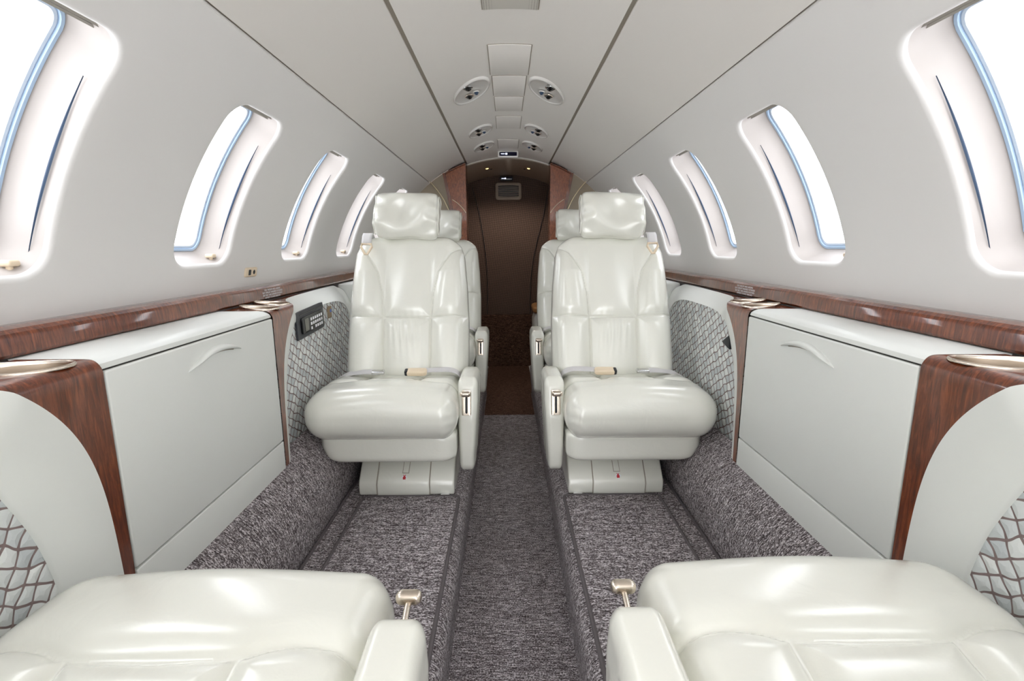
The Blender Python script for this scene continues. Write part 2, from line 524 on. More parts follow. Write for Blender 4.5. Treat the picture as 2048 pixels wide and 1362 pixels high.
def build_window(n, s, yc):
    o = bpy.data.objects.new('window_%d' % n, None); COL.objects.link(o)
    o.location = lining(s, yc, WTC, 0.03)
    struct(o)
    i0 = 0.0035
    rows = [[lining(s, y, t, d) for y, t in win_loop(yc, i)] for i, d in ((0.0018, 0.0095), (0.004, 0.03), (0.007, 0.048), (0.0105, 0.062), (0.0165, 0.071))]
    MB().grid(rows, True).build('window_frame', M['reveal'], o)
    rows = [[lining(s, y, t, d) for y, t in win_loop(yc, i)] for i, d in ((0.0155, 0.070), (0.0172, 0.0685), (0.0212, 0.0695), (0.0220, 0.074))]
    MB().grid(rows, True).build('tinted_rim', M['tinted_rim'], o)  # outer gasket ring, its blue is painted sky light
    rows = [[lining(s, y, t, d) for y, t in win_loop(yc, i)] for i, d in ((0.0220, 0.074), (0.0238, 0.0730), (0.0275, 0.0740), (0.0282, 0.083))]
    MB().grid(rows, True).build('inner_gasket', M['tinted_rim2'], o)
    lp = win_loop(yc, 0.0276)
    rows = [[lining(s, yc + (y - yc) * f, WTC + (t - WTC) * f, 0.081) for y, t in lp] for f in (1, 0.8, 0.6, 0.4, 0.2, 0.01)]
    MB().grid(rows, True).build('pane', M['glass'], o)
    # stowed shade at the top, two leaves
    mb = MB()
    for dt, dd, th in ((0.006, 0.026, 0.004), (0.013, 0.036, 0.0035)):
        pr = [(WT1 - dt - th, dd), (WT1 - dt, dd), (WT1 - dt, dd + 0.012), (WT1 - dt - th, dd + 0.012)]
        mb.grid([[lining(s, yc - 0.092 + 0.184 * q / 10, t, d) for t, d in pr] for q in range(11)], True)
    mb.build('shade', M['shade'], o, angle=30)
    # dark shade channel in the far (and near) side of the reveal
    for sg in (1, -1):
        mb = MB(); rows = []
        for q in range(25):
            f = q / 24; t = WTC + HH * (-0.84 + 1.42 * f)
            hw_ = 0.0020 * math.sin(math.pi * f) + 0.0004
            dm = 0.026 - 0.004 * math.sin(math.pi * f)
            y = yc + sg * (HW - 0.0052)
            rows.append([lining(s, y - sg * 0.0008, t, dm - hw_), lining(s, y - sg * 0.0022, t, dm), lining(s, y - sg * 0.0012, t, dm + hw_)])
        mb.grid(rows).build('shade_channel', M['slit'], o)
    # latch
    sg = 1 if s < 0 else -1
    p = Vector(lining(s, yc + sg * 0.078, WT0 + 0.014, 0.030))
    mb = MB().rbox((0.010, 0.010, 0.005), (0.004, 0.004, 0.004), (6, 6, 6), tuple(p))
    mb.rbox((0.004, 0.004, 0.010), (0.003, 0.003, 0.003), (4, 4, 4), (p.x, p.y, p.z - 0.006))
    mb.build('latch', M['beige'], o)
n = 0
for s in (-1, 1):
    for yc in WIN_Y:
        n += 1
        build_window(n, s, yc)

# ceiling: centre panel, side headliner, grooves
XE = 0.245
def cz(x, d=0.0):
    return CZ + math.sqrt((RC + d) ** 2 - x * x)
mb = MB()
xs = [-XE + 2 * XE * i / 24 for i in range(25)]
prof = [(-XE - 0.001, cz(XE) + 0.03), (-XE - 0.001, cz(XE) + 0.004)] + [(x, cz(x)) for x in xs] + [(XE + 0.001, cz(XE) + 0.004), (XE + 0.001, cz(XE) + 0.03)]
mb.grid([[(x, y, z) for x, z in prof] for y in (Y_A, 3.18)])
ceil = struct(mb.build('ceiling', M['ceil'], angle=50))
for s in (-1, 1):
    mb = MB()
    a0, a1 = T1 + 0.0062, RC * math.acos(0.258 / (RC + 0.006))
    MB().grid([[lining(s, y, T1 + q, .012) for q in (-.002, .012)] for y in (Y_A, Y_P)]).build('joint_shadow_strip', M['gap_shadow'], ceil)  # dark strip painting shade in the wall and headliner joint
    rows = [[lining(s, y, a0, 0.03)] + [lining(s, y, a0 + (a1 - a0) * j / 16, 0.006) for j in range(17)] + [(s * 0.2585, y, cz(0.258) + 0.03)] for y in (Y_A, 0.0, 1.0, 2.0, Y_P + 0.02)]
    mb.grid(rows).build('side_headliner', M['head'], ceil, angle=40)
    MB().grid([[(s * x, y, z) for x, z in ((0.243, cz(.245) + 0.007), (0.266, cz(.262) + 0.011))] for y in (Y_A, 3.18)]).build('channel_shadow_strip', M['gap_shadow'], ceil)  # taupe strip painting shade in the slot beside the centre panel
# outer skin that closes the roof
mb = MB()
mb.grid([[((RC + 0.04) * math.cos(a), y, CZ + (RC + 0.04) * math.sin(a)) for a in [R(45) + R(90) * i / 20 for i in range(21)]] for y in (Y_A, Y_B + 0.05)])
mb.build('roof_skin', M['head'], ceil)

# wooden ledges
def ledge(s, name):
    pr = [(.744, -.110), (.715, -.111), (.704, -.113), (.698, -.118), (.6955, -.124), (.694, -.146), (.697, -.151), (.744, -.151)]
    return struct(MB().prism([(s * x, z) for x, z in pr], 1, -0.9, Y_P).build(name, M['wood'], bevel=0.0015, angle=25))
def prism_y(poly, y0, y1):
    return MB().prism([(x, z) for x, z in poly], 1, y0, y1)
L1 = ledge(-1, 'trim_1'); L2 = ledge(1, 'trim_2')

# floor
PZ, FZ = -0.75, -0.95
mb = MB().grid([[(-0.80, y, -0.99), (0.80, y, -0.99)] for y in (Y_A, Y_B + 0.05)])
mb.box(-0.17, 0.17, Y_A, Y_P + 0.05, FZ - 0.03, FZ)
floor = struct(mb.build('floor', M['carpet'], angle=30))
def platform(s, name):
    pr = [(.144, FZ - 0.01), (.147, -.93), (.141, -.86), (.135, -.80), (.137, -.775), (.146, -.757), (.160, PZ), (.30, PZ), (.44, PZ), (.505, PZ + .003)]
    q = cr([(.505, PZ + .003), (.498, -.70), (.4985, -.665), (.505, -.632), (.522, -.598), (.548, -.566), (.600, -.528)], 30)
    q0 = cr(pr[:7], 24)
    pts = [tuple(p) for p in q0] + pr[7:] + [tuple(p) for p in q[1:]]
    o = struct(MB().grid([[(s * x, y, z) for x, z in pts] for y in [Y_A + (Y_P + 0.05 - Y_A) * i / 20 for i in range(21)]]).build(name, M['carpet'], angle=50))
    MB().tube([(s * .4985, y, PZ + .004) for y in (Y_A, Y_P)], .0045, 8).build('binding', M['binding'], o)
    return o
platform(-1, 'floor_left'); platform(1, 'floor_right')

# loose carpet mats in front of the facing seats
for s, lab in ((-1, 'dark grey bound carpet mat between the two left facing seats'), (1, 'dark grey bound carpet mat between the two right facing seats')):
    t = thing('carpet_mat', lab, 'carpet mat', (s * 0.30, 0.93, PZ), 'bound carpet mats between facing seats')
    x0, x1, y0, y1 = .158, .444, .50, 1.395
    MB().rbox(((x1 - x0) / 2, (y1 - y0) / 2, .005), (.012, .012, .004), (20, 30, 4), (s * (x0 + x1) / 2, (y0 + y1) / 2, PZ + .005)).build('mat', M['carpet'], t)
    lp = []
    r = .014
    for (cx, cy, a0) in ((x1 - r, y1 - r, 0), (x0 + r, y1 - r, 90), (x0 + r, y0 + r, 180), (x1 - r, y0 + r, 270)):
        for q in range(7):
            a = R(a0 + 15 * q); lp.append((s * (cx + r * math.cos(a)), cy + r * math.sin(a), PZ + .0065))
    MB().tube(lp, .0052, 8, True).build('edge_binding', M['binding'], t)

# aft bulkhead, lavatory side walls and ceiling
mb = MB().box(-.75, .75, Y_B, Y_B + .03, -1.0, .56)
wb = struct(mb.build('wall_back', M['weave'], smooth=False))
MB().rbox((.36, .012, .21), (.01, .01, .01), (6, 4, 6), (0, Y_B - .013, -.745)).build('carpet_kick', M['carpetkick'], wb)
for s, nm in ((-1, 'wall_aft_left'), (1, 'wall_aft_right')):
    struct(MB().box(s * .335, s * .36, Y_P + .05, Y_B, -1.0, .60).build(nm, M['weave'], smooth=False))
struct(MB().box(-.345, .345, Y_P + .04, Y_B, FZ - .02, FZ + .003).box(-.143, .143, 2.72, Y_P + .04, FZ - .02, FZ + .003).build('floor_aft', M['carpetdark'], smooth=False))
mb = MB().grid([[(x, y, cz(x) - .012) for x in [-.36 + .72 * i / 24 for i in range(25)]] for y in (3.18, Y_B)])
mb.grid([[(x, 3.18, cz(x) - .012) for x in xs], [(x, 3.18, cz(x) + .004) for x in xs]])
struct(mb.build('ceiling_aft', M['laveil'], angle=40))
struct(MB().tube([(x, 3.178, cz(x) - .004) for x in [-.25 + .5 * i / 30 for i in range(31)]], .0035, 8).build('trim_3', M['podwhite']))
# door outline on the bulkhead
dl = [(-.30, -.95), (-.155, -.30), (-.165, -.05), (-.215, .22), (-.27, .44), (.27, .44), (.31, .40), (.24, .05), (.165, -.28), (.16, -.95)]
dl = [(-.165, -.53), (-.16, -.30), (-.175, -.05), (-.215, .22), (-.265, .42), (.31, .44), (.265, .20), (.205, -.05), (.175, -.28), (.17, -.53)]
d1 = struct(MB().prism(dl, 1, Y_B - .008, Y_B + .001).build('door_1', M['weave'], smooth=False))
for side in (dl[0:5], dl[5:10]):
    MB().tube([(x, Y_B - .0085, z) for x, z in [tuple(p) for p in cr(side, 24)]], .0022, 6).build('seal', M['dark'], d1)

# partitions beside the aisle at the aft end
for s, side in ((-1, 'left'), (1, 'right')):
    t = thing('partition', 'glossy brown wood partition with taupe outer panel, aft of the %s rear seat' % side, 'partition', (s * .33, Y_P, FZ))
    arc = [(s * x, cz(x)) for x in [.374 + (.62 - .374) * i / 16 for i in range(17)]]
    arc += [(s * .745 * math.cos(a), CZ + .745 * math.sin(a)) for a in [R(33) - R(88) * i / 20 for i in range(21)]]
    MB().prism([(s * .250, .30)] and arc + [(s * .30, -.83), (s * .275, 0)], 1, Y_P, Y_P + .03).build('cover_panel', M['taupe'], t, smooth=False)
    xw = [.250 + (.374 - .250) * i / 10 for i in range(11)]
    wp = [(s * x, cz(x) - .008) for x in xw] + [(s * .328, .177), (s * .268, -.15), (s * .262, -.9), (s * .250, -.9)]
    MB().prism(wp, 1, Y_P - .012, Y_P + .10).build('wood_panel', M['woodred'], t, smooth=False)
    sl = [(s * .374, .418), (s * .328, .177), (s * .268, -.15), (s * .262, -.9)]
    mb = MB()
    mb.grid([[(x - s * .004, Y_P - .013, z), (x + s * .012, Y_P - .016, z), (x + s * .014, Y_P - .002, z)] for x, z in sl])
    mb.build('edge_trim', M['wood'], t, smooth=False, solid=.003)
    mb = MB()
    mb.tube([(s * x, Y_P - .014, cz(x) - .010) for x in xw], .006, 6)
    mb.build('header_trim', M['wood'], t)
    MB().tube([(s * x, Y_P - .004, z) for x, z in [tuple(p) for p in cr([(.466, .374), (.425, .327), (.385, .268), (.352, .198)], 20)]], .0028, 6).build('brass_strip', M['brass'], t)
    MB().tube([(s * x, Y_P - .0125, z) for x, z in [tuple(p) for p in cr([(.333, .268), (.30, .245), (.27, .215), (.253, .19)], 16)]], .0011, 6).build('wire', M['brass'], t)

# vent grille on the bulkhead
t = thing('vent_grille', 'taupe slatted vent grille high on the dark aft bulkhead', 'vent', (0, Y_B - .01, .40))
MB().rbox((.097, .010, .062), (.02, .006, .02), (24, 6, 18), (.005, Y_B - .016, .395)).build('frame', M['laveil'], t)
MB().rbox((.080, .006, .046), (.012, .004, .012), (12, 4, 8), (.005, Y_B - .0215, .396)).build('opening', M['dark'], t)
for q in range(7):
    z = .396 - .039 + .013 * q
    MB().tube([(.005 - .078 + .156 * i / 8, Y_B - .030, z + .004 * (1 - (i / 4 - 1) ** 2)) for i in range(9)], .0024, 6).build('slat', M['laveil'], t)

# lit passenger signs
def lit_sign(name, label, loc, wdt, hgt, tilt=0):
    t = thing(name, label, 'sign', loc)
    t.rotation_euler = (tilt, 0, 0)
    MB().rbox((wdt / 2 + .008, .008, hgt / 2 + .008), (.008, .005, .008), (16, 6, 10)).build('housing', M['podwhite'] if 'ceiling' in label else M['dark'], t, local=True)
    MB().rbox((wdt / 2, .004, hgt / 2), (.003, .003, .003), (6, 4, 4), (0, -.0065, 0)).build('screen', M['navy'], t, local=True)
    mb = MB()
    mb.rbox((.011, .001, .0022), (.002, .0008, .002), (6, 2, 4), (-wdt * .30, -.0112, 0)).rbox((.006, .001, .005), (.003, .0008, .003), (6, 2, 6), (-wdt * .10, -.0112, 0))
    mb.build('symbol', M['glyph'], t, local=True)
    return t
lit_sign('seatbelt_sign', 'small lit seatbelt sign in a white housing on the ceiling', (0, 2.98, cz(0) - .020), .10, .022, R(-8))
lit_sign('seatbelt_sign', 'small lit navy sign on the dark aft bulkhead above the vent grille', (-.01, Y_B - .03, .485), .085, .018)

# ceiling access panels
def on_ceiling(x, y, d):
    zz = cz(x); nx, nz = x / RC, (zz - CZ) / RC
    return (x - nx * d, y, zz - nz * d)
def ceil_plate(name, label, cat, y0, y1, hw, mat, grp):
    t = thing(name, label, cat, (0, (y0 + y1) / 2, cz(0)), grp)
    nx = 12
    def plate(dx, dy, d, thick):
        xs_ = [-(hw + dx) + 2 * (hw + dx) * i / nx for i in range(nx + 1)]
        rows = []
        for y in (y0 - dy, y1 + dy):
            rows.append([on_ceiling(x, y, d) for x in xs_])
        mb = MB()
        top = rows; bot = [[on_ceiling(x, y, d - thick) for x in xs_] for y in (y0 - dy, y1 + dy)]
        mb.grid(top); mb.grid([top[0], bot[0]]); mb.grid([top[1], bot[1]])
        mb.grid([[top[0][0], bot[0][0]], [top[1][0], bot[1][0]]]); mb.grid([[top[0][-1], bot[0][-1]], [top[1][-1], bot[1][-1]]])
        return mb
    plate(0, 0, .0030, .006).build('cover', mat, t, angle=30, bevel=.0006)
    plate(.0024, .0016, .0012, .003).build('tinted_rim', M['gap_shadow'], t, angle=30)  # darker border under the cover, painting the shade of its gap
    return t
ceil_plate('speaker_grille', 'perforated speaker panel on the ceiling nearest the camera', 'speaker', 1.02, 1.245, .062, M['perf'], None)
ords = ['first', 'second', 'third', 'fourth', 'fifth']
desc = ['largest plain ceiling panel, first behind the speaker grille', 'plain ceiling panel between the two largest reading light pods',
        'short plain ceiling panel just aft of the largest reading light pods', 'plain ceiling panel set apart, ahead of the small middle light pods',
        'plain ceiling panel just ahead of the lit ceiling sign']
for (y0, y1, hw), lb in zip(((1.45, 1.685, .058), (1.70, 1.908, .0535), (1.925, 2.115, .0515), (2.20, 2.42, .0525), (2.66, 2.90, .053)), desc):
    ceil_plate('access_panel', lb, 'ceiling panel', y0, y1, hw, M['ceil'], 'ceiling access panels')

# reading light pods
def pod(s, y, L, W, label, kind):
    x0 = .128
    t = thing('light_pod', label, 'reading light', (s * x0, y, cz(x0)), 'ceiling reading light pods')
    N = 48
    rot = -R(20) * s
    def ring(kx, d, ox=0, oy=0):
        out = []
        for i in range(N):
            a = 2 * math.pi * i / N
            ex, ey = W / 2 * kx * math.cos(a), L / 2 * kx * math.sin(a)
            xx = ex * math.cos(rot) - ey * math.sin(rot) + ox; yy = ex * math.sin(rot) + ey * math.cos(rot) + oy
            out.append(on_ceiling(s * x0 + xx, y + yy, d))
        return out
    MB().grid([ring(k_, d) for k_, d in ((1.0, 0), (.99, .004), (.96, .0068), (.92, .0075), (.88, .0060), (.86, .0045))], True).build('bezel', M['podwhite'], t)
    MB().grid([ring(k_, d) for k_, d in ((.865, .0046), (.75, .0030), (.5, .0018), (.02, .0015))], True).build('bowl', M['podwhite'], t)
    def eye(ox, oy, r, mat, nm, ringmat):
        c_ = Vector(on_ceiling(s * x0 + ox, y + oy, .004))
        ang = Matrix.Rotation(math.atan2(c_.x, c_.z - CZ), 3, 'Y')
        rows = []
        for q in range(9):
            a = math.pi / 2 * q / 8
            rows.append([tuple(c_ + ang @ Vector((r * math.cos(a) * math.cos(b), r * 1.25 * math.cos(a) * math.sin(b), -.012 * math.sin(a)))) for b in [2 * math.pi * i / 20 for i in range(20)]])
        o = MB().grid(rows, True).build(nm, mat, t)
        MB().tube([tuple(c_ + ang @ Vector((r * 1.12 * math.cos(b), r * 1.4 * math.sin(b), -.002))) for b in [2 * math.pi * i / 24 for i in range(24)]], .0022, 8, True).build('ring', ringmat, o)
    if kind == 'lit':
        eye(s * .012, -.02, .014, M['lamp'], 'lamp', M['brass']); eye(-s * .014, .03, .011, M['black'], 'air_nozzle', M['brass'])
    else:
        eye(s * .008, -L * .20, .013, M['black'], 'air_nozzle', M['chrome'])
        eye(s * .010, L * .14, .012, M['black'], 'lamp', M['gold'])
        eye(-s * .016, L * .02, .008, M['slit'], 'switch', M['podwhite'])
    return t
def bulb(parent, loc, power, col, rad):
    ld = bpy.data.lights.new('bulb', 'SPOT'); ld.spot_size = R(150); ld.spot_blend = 0.6; ld.energy = power; ld.color = col; ld.shadow_soft_size = rad
    lo = bpy.data.objects.new('bulb', ld); COL.objects.link(lo); lo.parent = parent; lo.location = Vector(loc) - origin(parent)
for s, side in ((-1, 'left'), (1, 'right')):
    pod(s, 1.82, .265, .105, 'largest white oval reading light pod on the %s side of the ceiling' % side, 'big')
    pod(s, 2.42, .22, .095, 'white oval light pod %s of centre, beside the set-apart ceiling panel' % side, 'mid')
    pod(s, 2.78, .22, .095, 'white oval light pod %s of centre, beside the lit ceiling sign' % side, 'mid')
    lp_ = pod(s, 3.50, .20, .095, 'aft oval light pod glowing warm on the dim ceiling, %s of the bulkhead sign' % side, 'lit')
    bulb(lp_, (s * .115, 3.50, .46), 5.0, (1.0, .88, .74), .02)

# ------------------------------------------------------------------ sidewall furniture
YM = 1.868                                     # club groups mirror about YM/2
PROF = []
for q in range(20):
    z_ = -.560 + (.560 - .170) * (q / 19) ** .75
    t_ = (z_ + .56) / .40
    PROF.append((.571, z_, 1.207 + .012 * t_ + .10 * t_ ** 5))
PROF += [(.5735, -.162, 1.316), (.580, -.155, 1.331), (.590, -.1525, 1.347), (.61, -.1525, 1.375), (.64, -.1525, 1.425),
         (.665, -.1525, 1.50), (.680, -.1525, 1.65), (.688, -.1525, 1.90)]
INN = [(.604, -.560, 1.262), (.604, -.45, 1.272), (.604, -.37, 1.288), (.604, -.30, 1.315), (.604, -.26, 1.335), (.604, -.235, 1.36), (.604, -.215, 1.385),
       (.604, -.203, 1.41), (.604, -.197, 1.43), (.604, -.192, 1.45), (.604, -.189, 1.475), (.604, -.187, 1.52), (.604, -.186, 1.58), (.604, -.186, 1.66), (.604, -.188, 1.72), (.604, -.196, 1.78)]
OUT2 = PROF + [(.69, -.16, 2.00), (.66, -.20, 2.04), (.62, -.36, 2.05), (.61, -.56, 2.05)]
INN2 = INN + [(.604, -.218, 1.84), (.604, -.27, 1.885), (.604, -.37, 1.91), (.604, -.56, 1.92)]
def my(y, near):
    return YM - y if near else y
def cabinet(s, label):
    t = thing('side_cabinet', label, 'cabinet', (s * .63, .945, -.545), 'ivory side cabinets')
    y0, y1 = .680, 1.188
    pr = [(.70, -.1525), (.604, -.1525), (.592, -.1535), (.583, -.1565), (.577, -.1605), (.5745, -.1655), (.5745, -.1675), (.586, -.168), (.586, -.56), (.63, -.56)]
    MB().prism([(s * x, z) for x, z in pr], 1, y0, y1).build('body', M['cab'], t, angle=28)
    MB().box(s * .5705, s * .5800, y0 + .0015, y1 - .0015, -.4765, -.1705).build('door', M['cab'], t, bevel=.003, seg=3)
    d = t.children[-1]
    MB().box(s * .5705, s * .5800, y0 + .0015, y1 - .0015, -.560, -.4795).build('lower_panel', M['cab'], t, bevel=.002, seg=3)
    MB().box(s * .5790, s * .5870, y0 + .0005, y1 - .0005, -.5590, -.1665).build('gap_shadow_sheet', M['gap_shadow_dark'], t)  # dark sheet behind the door, painting shade into its gaps
    # crescent pull
    up, lo = [], []
    for q in range(25):
        f = q / 24; y = .858 + (1.035 - .858) * f
        z = -.2165 + .026 * math.sin(math.pi * f) ** 0.9 + .006 * f
        th = .0115 * math.sin(math.pi * f) ** 0.8 + .0012
        up.append((y, z)); lo.append((y, z - th))
    mb = MB()
    rows = []
    for (ya, za), (yb, zb) in zip(up, lo):
        zm = (za + zb) / 2; h = (za - zb) / 2
        rows.append([(s * (.5708 - .011 * math.sin(a) ** 0.7 * min(1, h / .004)), ya, zm + h * math.cos(a)) for a in [math.pi * i / 10 for i in range(11)]])
    mb.grid(rows).build('handle', M['cab'], d)
    mb = MB()
    mb.tube([(s * .5702, y, z - .0010) for y, z in lo[4:21]], .0013, 6).build('pull_shadow_line', M['gap_shadow'], d)  # dark line painting the shade under the pull
    return t
cabinet(-1, 'ivory side cabinet with crescent pull under the left wood ledge')
cabinet(1, 'ivory side cabinet with crescent pull under the right wood ledge')

CUPS = ((.629, 1.245), (.646, 1.346))
def cup_rim(c_, N=48):
    o = []
    for i in range(N):
        a = 2 * math.pi * i / N
        o.append((c_[0] - .050 * math.cos(a), c_[1] + (.034 + .010 * math.cos(a)) * math.sin(a) - .010 * math.cos(a), -.1495 - .002 * math.cos(a) + .0012 * math.cos(2 * a)))
    return o
RIMS = [[(c_[0] + (x - c_[0]) * .985, c_[1] + (y - c_[1]) * .985) for x, y, z in cup_rim(c_)] for c_ in CUPS]
def in_cup(mb, q, s, near):
    x = sum(mb.v[i][0] for i in q) / len(q) * s; y = my(sum(mb.v[i][1] for i in q) / len(q), near); z = sum(mb.v[i][2] for i in q) / len(q)
    if z < -.158 or y > 1.42: return False
    for poly in RIMS:
        ins = False
        for (xa, ya), (xb, yb) in zip(poly, poly[1:] + poly[:1]):
            if (ya > y) != (yb > y) and x < xa + (y - ya) / (yb - ya) * (xb - xa): ins = not ins
        if ins: return True
    return False
def pillar(s, near, label):
    t = thing('console_pillar', label, 'cup holder console', (s * .6, my(1.22, near), -.555), 'wooden cup holder consoles')
    P = arc_resample(PROF, 170)
    rows = []
    for x, z, yo in P:
        rows.append([(s * x, my(1.190 + (yo - 1.190) * q / 240, near), z) for q in range(241)])
    wood_mb = MB().grid(rows)
    wood_mb.f = [q for q in wood_mb.f if not in_cup(wood_mb, q, s, near)]
    wood_mb.build('wood_panel', M['wood'], t, angle=60)
    for cen in CUPS:
        rim = cup_rim(cen)
        def off(k_, z=None, dz=0):
            return [(s * (cen[0] + (x - cen[0]) * k_), my(cen[1] + (y - cen[1]) * k_, near), (zz + dz) if z is None else z) for x, y, zz in rim]
        mb = MB().grid([off(1.05, -.1532), off(1.05, dz=-.001), off(1.04, dz=.0006), off(1.015, dz=.0014), off(.985, dz=.0010), off(.955, dz=-.001), off(.945, -.154)], True)
        ch_ = mb.build('cup_holder', M['gold'], t)
        MB().grid([off(.947, -.153), off(.90, -.165), off(.78, -.200), off(.5, -.206), off(.02, -.206)], True).build('well', M['well'], ch_)
    return t
pillar(-1, True, 'near left flared wood console with metal cup holders, beside the left cabinet')
pillar(-1, False, 'far left slim wood console with metal cup holders, before the handset panel')
pillar(1, True, 'near right flared wood console with metal cup holders, beside the right cabinet')
pillar(1, False, 'far right slim wood console with metal cup holders, beyond the right cabinet')

def side_panel(s, near, label):
    t = thing('sidewall_upholstery', label, 'wall upholstery', (s * .62, my(1.6, near), -.555), 'fabric inset side panels')
    A = arc_resample(OUT2, 300); B = arc_resample(INN2, 300)
    rows = []
    for a, b in zip(A, B):
        row = []
        for q in range(25):
            f = q / 24
            p = a * (1 - f) + b * f
            bul = .010 * math.sin(math.pi * f)
            px, pz, py = p[0] - bul * .7, p[1] - bul * .2, p[2]
            row.append((s * px, my(py, near), pz))
        row.append((s * .622, my(b[2], near), b[1]))
        rows.append(row)
    fm = MB().grid(rows); fm.f = [q for q in fm.f if not in_cup(fm, q, s, near)]
    fm.build('frame', M['cab'], t, angle=60)
    mb = MB().prism([(my(p[2], near), p[1]) for p in B], 0, s * .609, s * .63)
    mb.build('fabric_insert', M['fabric'], t, smooth=False)
    return t
side_panel(-1, True, 'ivory framed panel with quilted grey fabric beside the near left seat')
side_panel(-1, False, 'ivory framed panel with quilted grey fabric behind the handset')
side_panel(1, True, 'ivory framed panel with quilted grey fabric beside the near right seat')
side_panel(1, False, 'ivory framed panel with quilted grey fabric beside the far right seat, no handset')
# plain lower lining further aft and forward
for s, nm in ((-1, 'baseboard_left'), (1, 'baseboard_right')):
    mb = MB().box(s * .60, s * .70, 2.04, Y_P - .012, -.57, -.1525).box(s * .60, s * .70, Y_A, -.15, -.57, -.1525)
    struct(mb.build(nm, M['cab'], bevel=.01, seg=3))

# handset on the left fabric panel
t = thing('cabin_handset', 'charcoal handset with grey screen and white keys on the left fabric panel', 'telephone', (-.605, 1.53, -.222))
TI = Matrix.Rotation(R(2.5), 3, 'X')
def ph(y, z, x):
    v_ = TI @ Vector((0, y, z)); return (-.6085 + x, 1.500 + v_.y, -.221 + v_.z)
def phbox(mb, y0, y1, z0, z1, x0, x1, r=.003):
    return mb.rbox(((x1 - x0) / 2, (y1 - y0) / 2, (z1 - z0) / 2), (min(r, (x1 - x0) / 2.01), r, r), (4, 10, 8), ((x0 + x1) / 2, (y0 + y1) / 2, (z0 + z1) / 2), lambda v: np.array([ph(q[1], q[2], q[0]) for q in v]))
phbox(MB(), -.105, .105, -.041, .041, 0, .008, .005).build('cradle', M['phone'], t)
phbox(MB(), -.080, .088, -.027, .022, .006, .0145, .005).build('handset', M['black'], t)
phbox(MB(), -.085, .090, .028, .031, .007, .0095, .001).build('latch_slot', M['black'], t)
phbox(MB(), -.066, -.040, -.021, .016, .0135, .016, .003).build('screen', M['screen'], t)
for rw in range(3):
    for cl in range(6):
        if rw == 2 and cl == 1: continue
        phbox(MB(), -.024 + .0165 * cl, -.024 + .0165 * cl + .009, .004 - .0135 * rw, .004 - .0135 * rw + .0085, .0135, .016, .001).build('key', M['white'], t)
t2 = thing('panel_tag', 'small brown tag with blue mark right of the handset', 'tag', (-.606, 1.68, -.225))
MB().rbox((.001, .020, .020), (.0009, .003, .003), (2, 6, 6), (-.6075, 1.675, -.219)).build('plate', M['tag'], t2)
MB().rbox((.0006, .007, .005), (.0005, .003, .003), (2, 6, 6), (-.6062, 1.684, -.215)).build('mark', M['blue'], t2)
t = thing('panel_bracket', 'tiny dark triangular bracket at the edge of the far right fabric panel', 'bracket', (.607, 1.37, -.27))
MB().prism([(1.345, -.285), (1.395, -.272), (1.350, -.245)], 0, .601, .612).build('plate', M['dark'], t, bevel=.001)
tag(t.children[0])

# socket plate on the left wall
t0 = RC * math.asin((-.0715 - CZ) / RC)
t = thing('socket_plate', 'small beige socket plate on the left wall below the second window', 'socket', lining(-1, 1.42, t0))
def wallbox(mb, y0, y1, a, b, d0, d1, r):
    def fn(v):
        return np.array([lining(-1, q[1], q[2], q[0]) for q in v])
    return mb.rbox(((d1 - d0) / 2, (y1 - y0) / 2, (b - a) / 2), ((d1 - d0) / 2.05, r, r), (4, 12, 8), ((d0 + d1) / 2, (y0 + y1) / 2, (a + b) / 2), fn)
wallbox(MB(), 1.388, 1.454, t0 - .0135, t0 + .0135, -.004, .002, .005).build('plate', M['beige'], t)
wallbox(MB(), 1.404, 1.416, t0 - .008, t0 + .008, -.0055, 0, .001).build('slot', M['dark'], t)
wallbox(MB(), 1.428, 1.442, t0 - .007, t0 + .007, -.0055, 0, .0068).build('jack', M['dark'], t)

# placards on the ledges
def placard(s, y, label):
    t = thing('placard', label, 'placard', (s * .694, y, -.134))
    cu = bpy.data.curves.new('placard_text', 'FONT')
    cu.body = 'FOR TAKEOFF AND LANDING\nSEAT UPRIGHT HEADREST EXTENDED\nSEAT BELT AND HARNESS FASTENED\nARMREST STOWED INBOARD'
    cu.align_x = 'CENTER'; cu.align_y = 'CENTER'; cu.size = .0072; cu.space_line = 1.0; cu.extrude = .0001; cu.space_character = 1.02
    cu.materials.append(M['white'])
    tmp = bpy.data.objects.new('lettering_curve', cu); COL.objects.link(tmp)
    bpy.context.view_layer.update()
    me = bpy.data.meshes.new_from_object(tmp.evaluated_get(bpy.context.evaluated_depsgraph_get()))
    bpy.data.objects.remove(tmp)
    o = bpy.data.objects.new('lettering', me); COL.objects.link(o); o.parent = t
    o.rotation_euler = (R(90), 0, R(90) if s < 0 else R(-90))
    o.location = (-s * .0012, 0, 0)
    return t
placard(-1, 1.465, 'white four line placard lettering on the left wood ledge')
placard(1, 1.475, 'white four line placard lettering on the right wood ledge')

# ------------------------------------------------------------------ seats
def rot_x(v, ang, py, pz):
    c_, s_ = math.cos(ang), math.sin(ang)
    o = v.copy(); y, z = v[:, 1] - py, v[:, 2] - pz
    o[:, 1] = py + y * c_ - z * s_; o[:, 2] = pz + y * s_ + z * c_
    return o
rng = np.random.RandomState(3)
WV = [(rng.uniform(8, 22, 3) * rng.choice([-1, 1], 3), rng.uniform(0, 6.28)) for _ in range(6)]
def wob(v, amp, sc=1.0):
    o = np.zeros(len(v))
    for kx, ph_ in WV:
        o += np.sin((v @ (kx * sc)) + ph_)
    return o * amp / 2.5

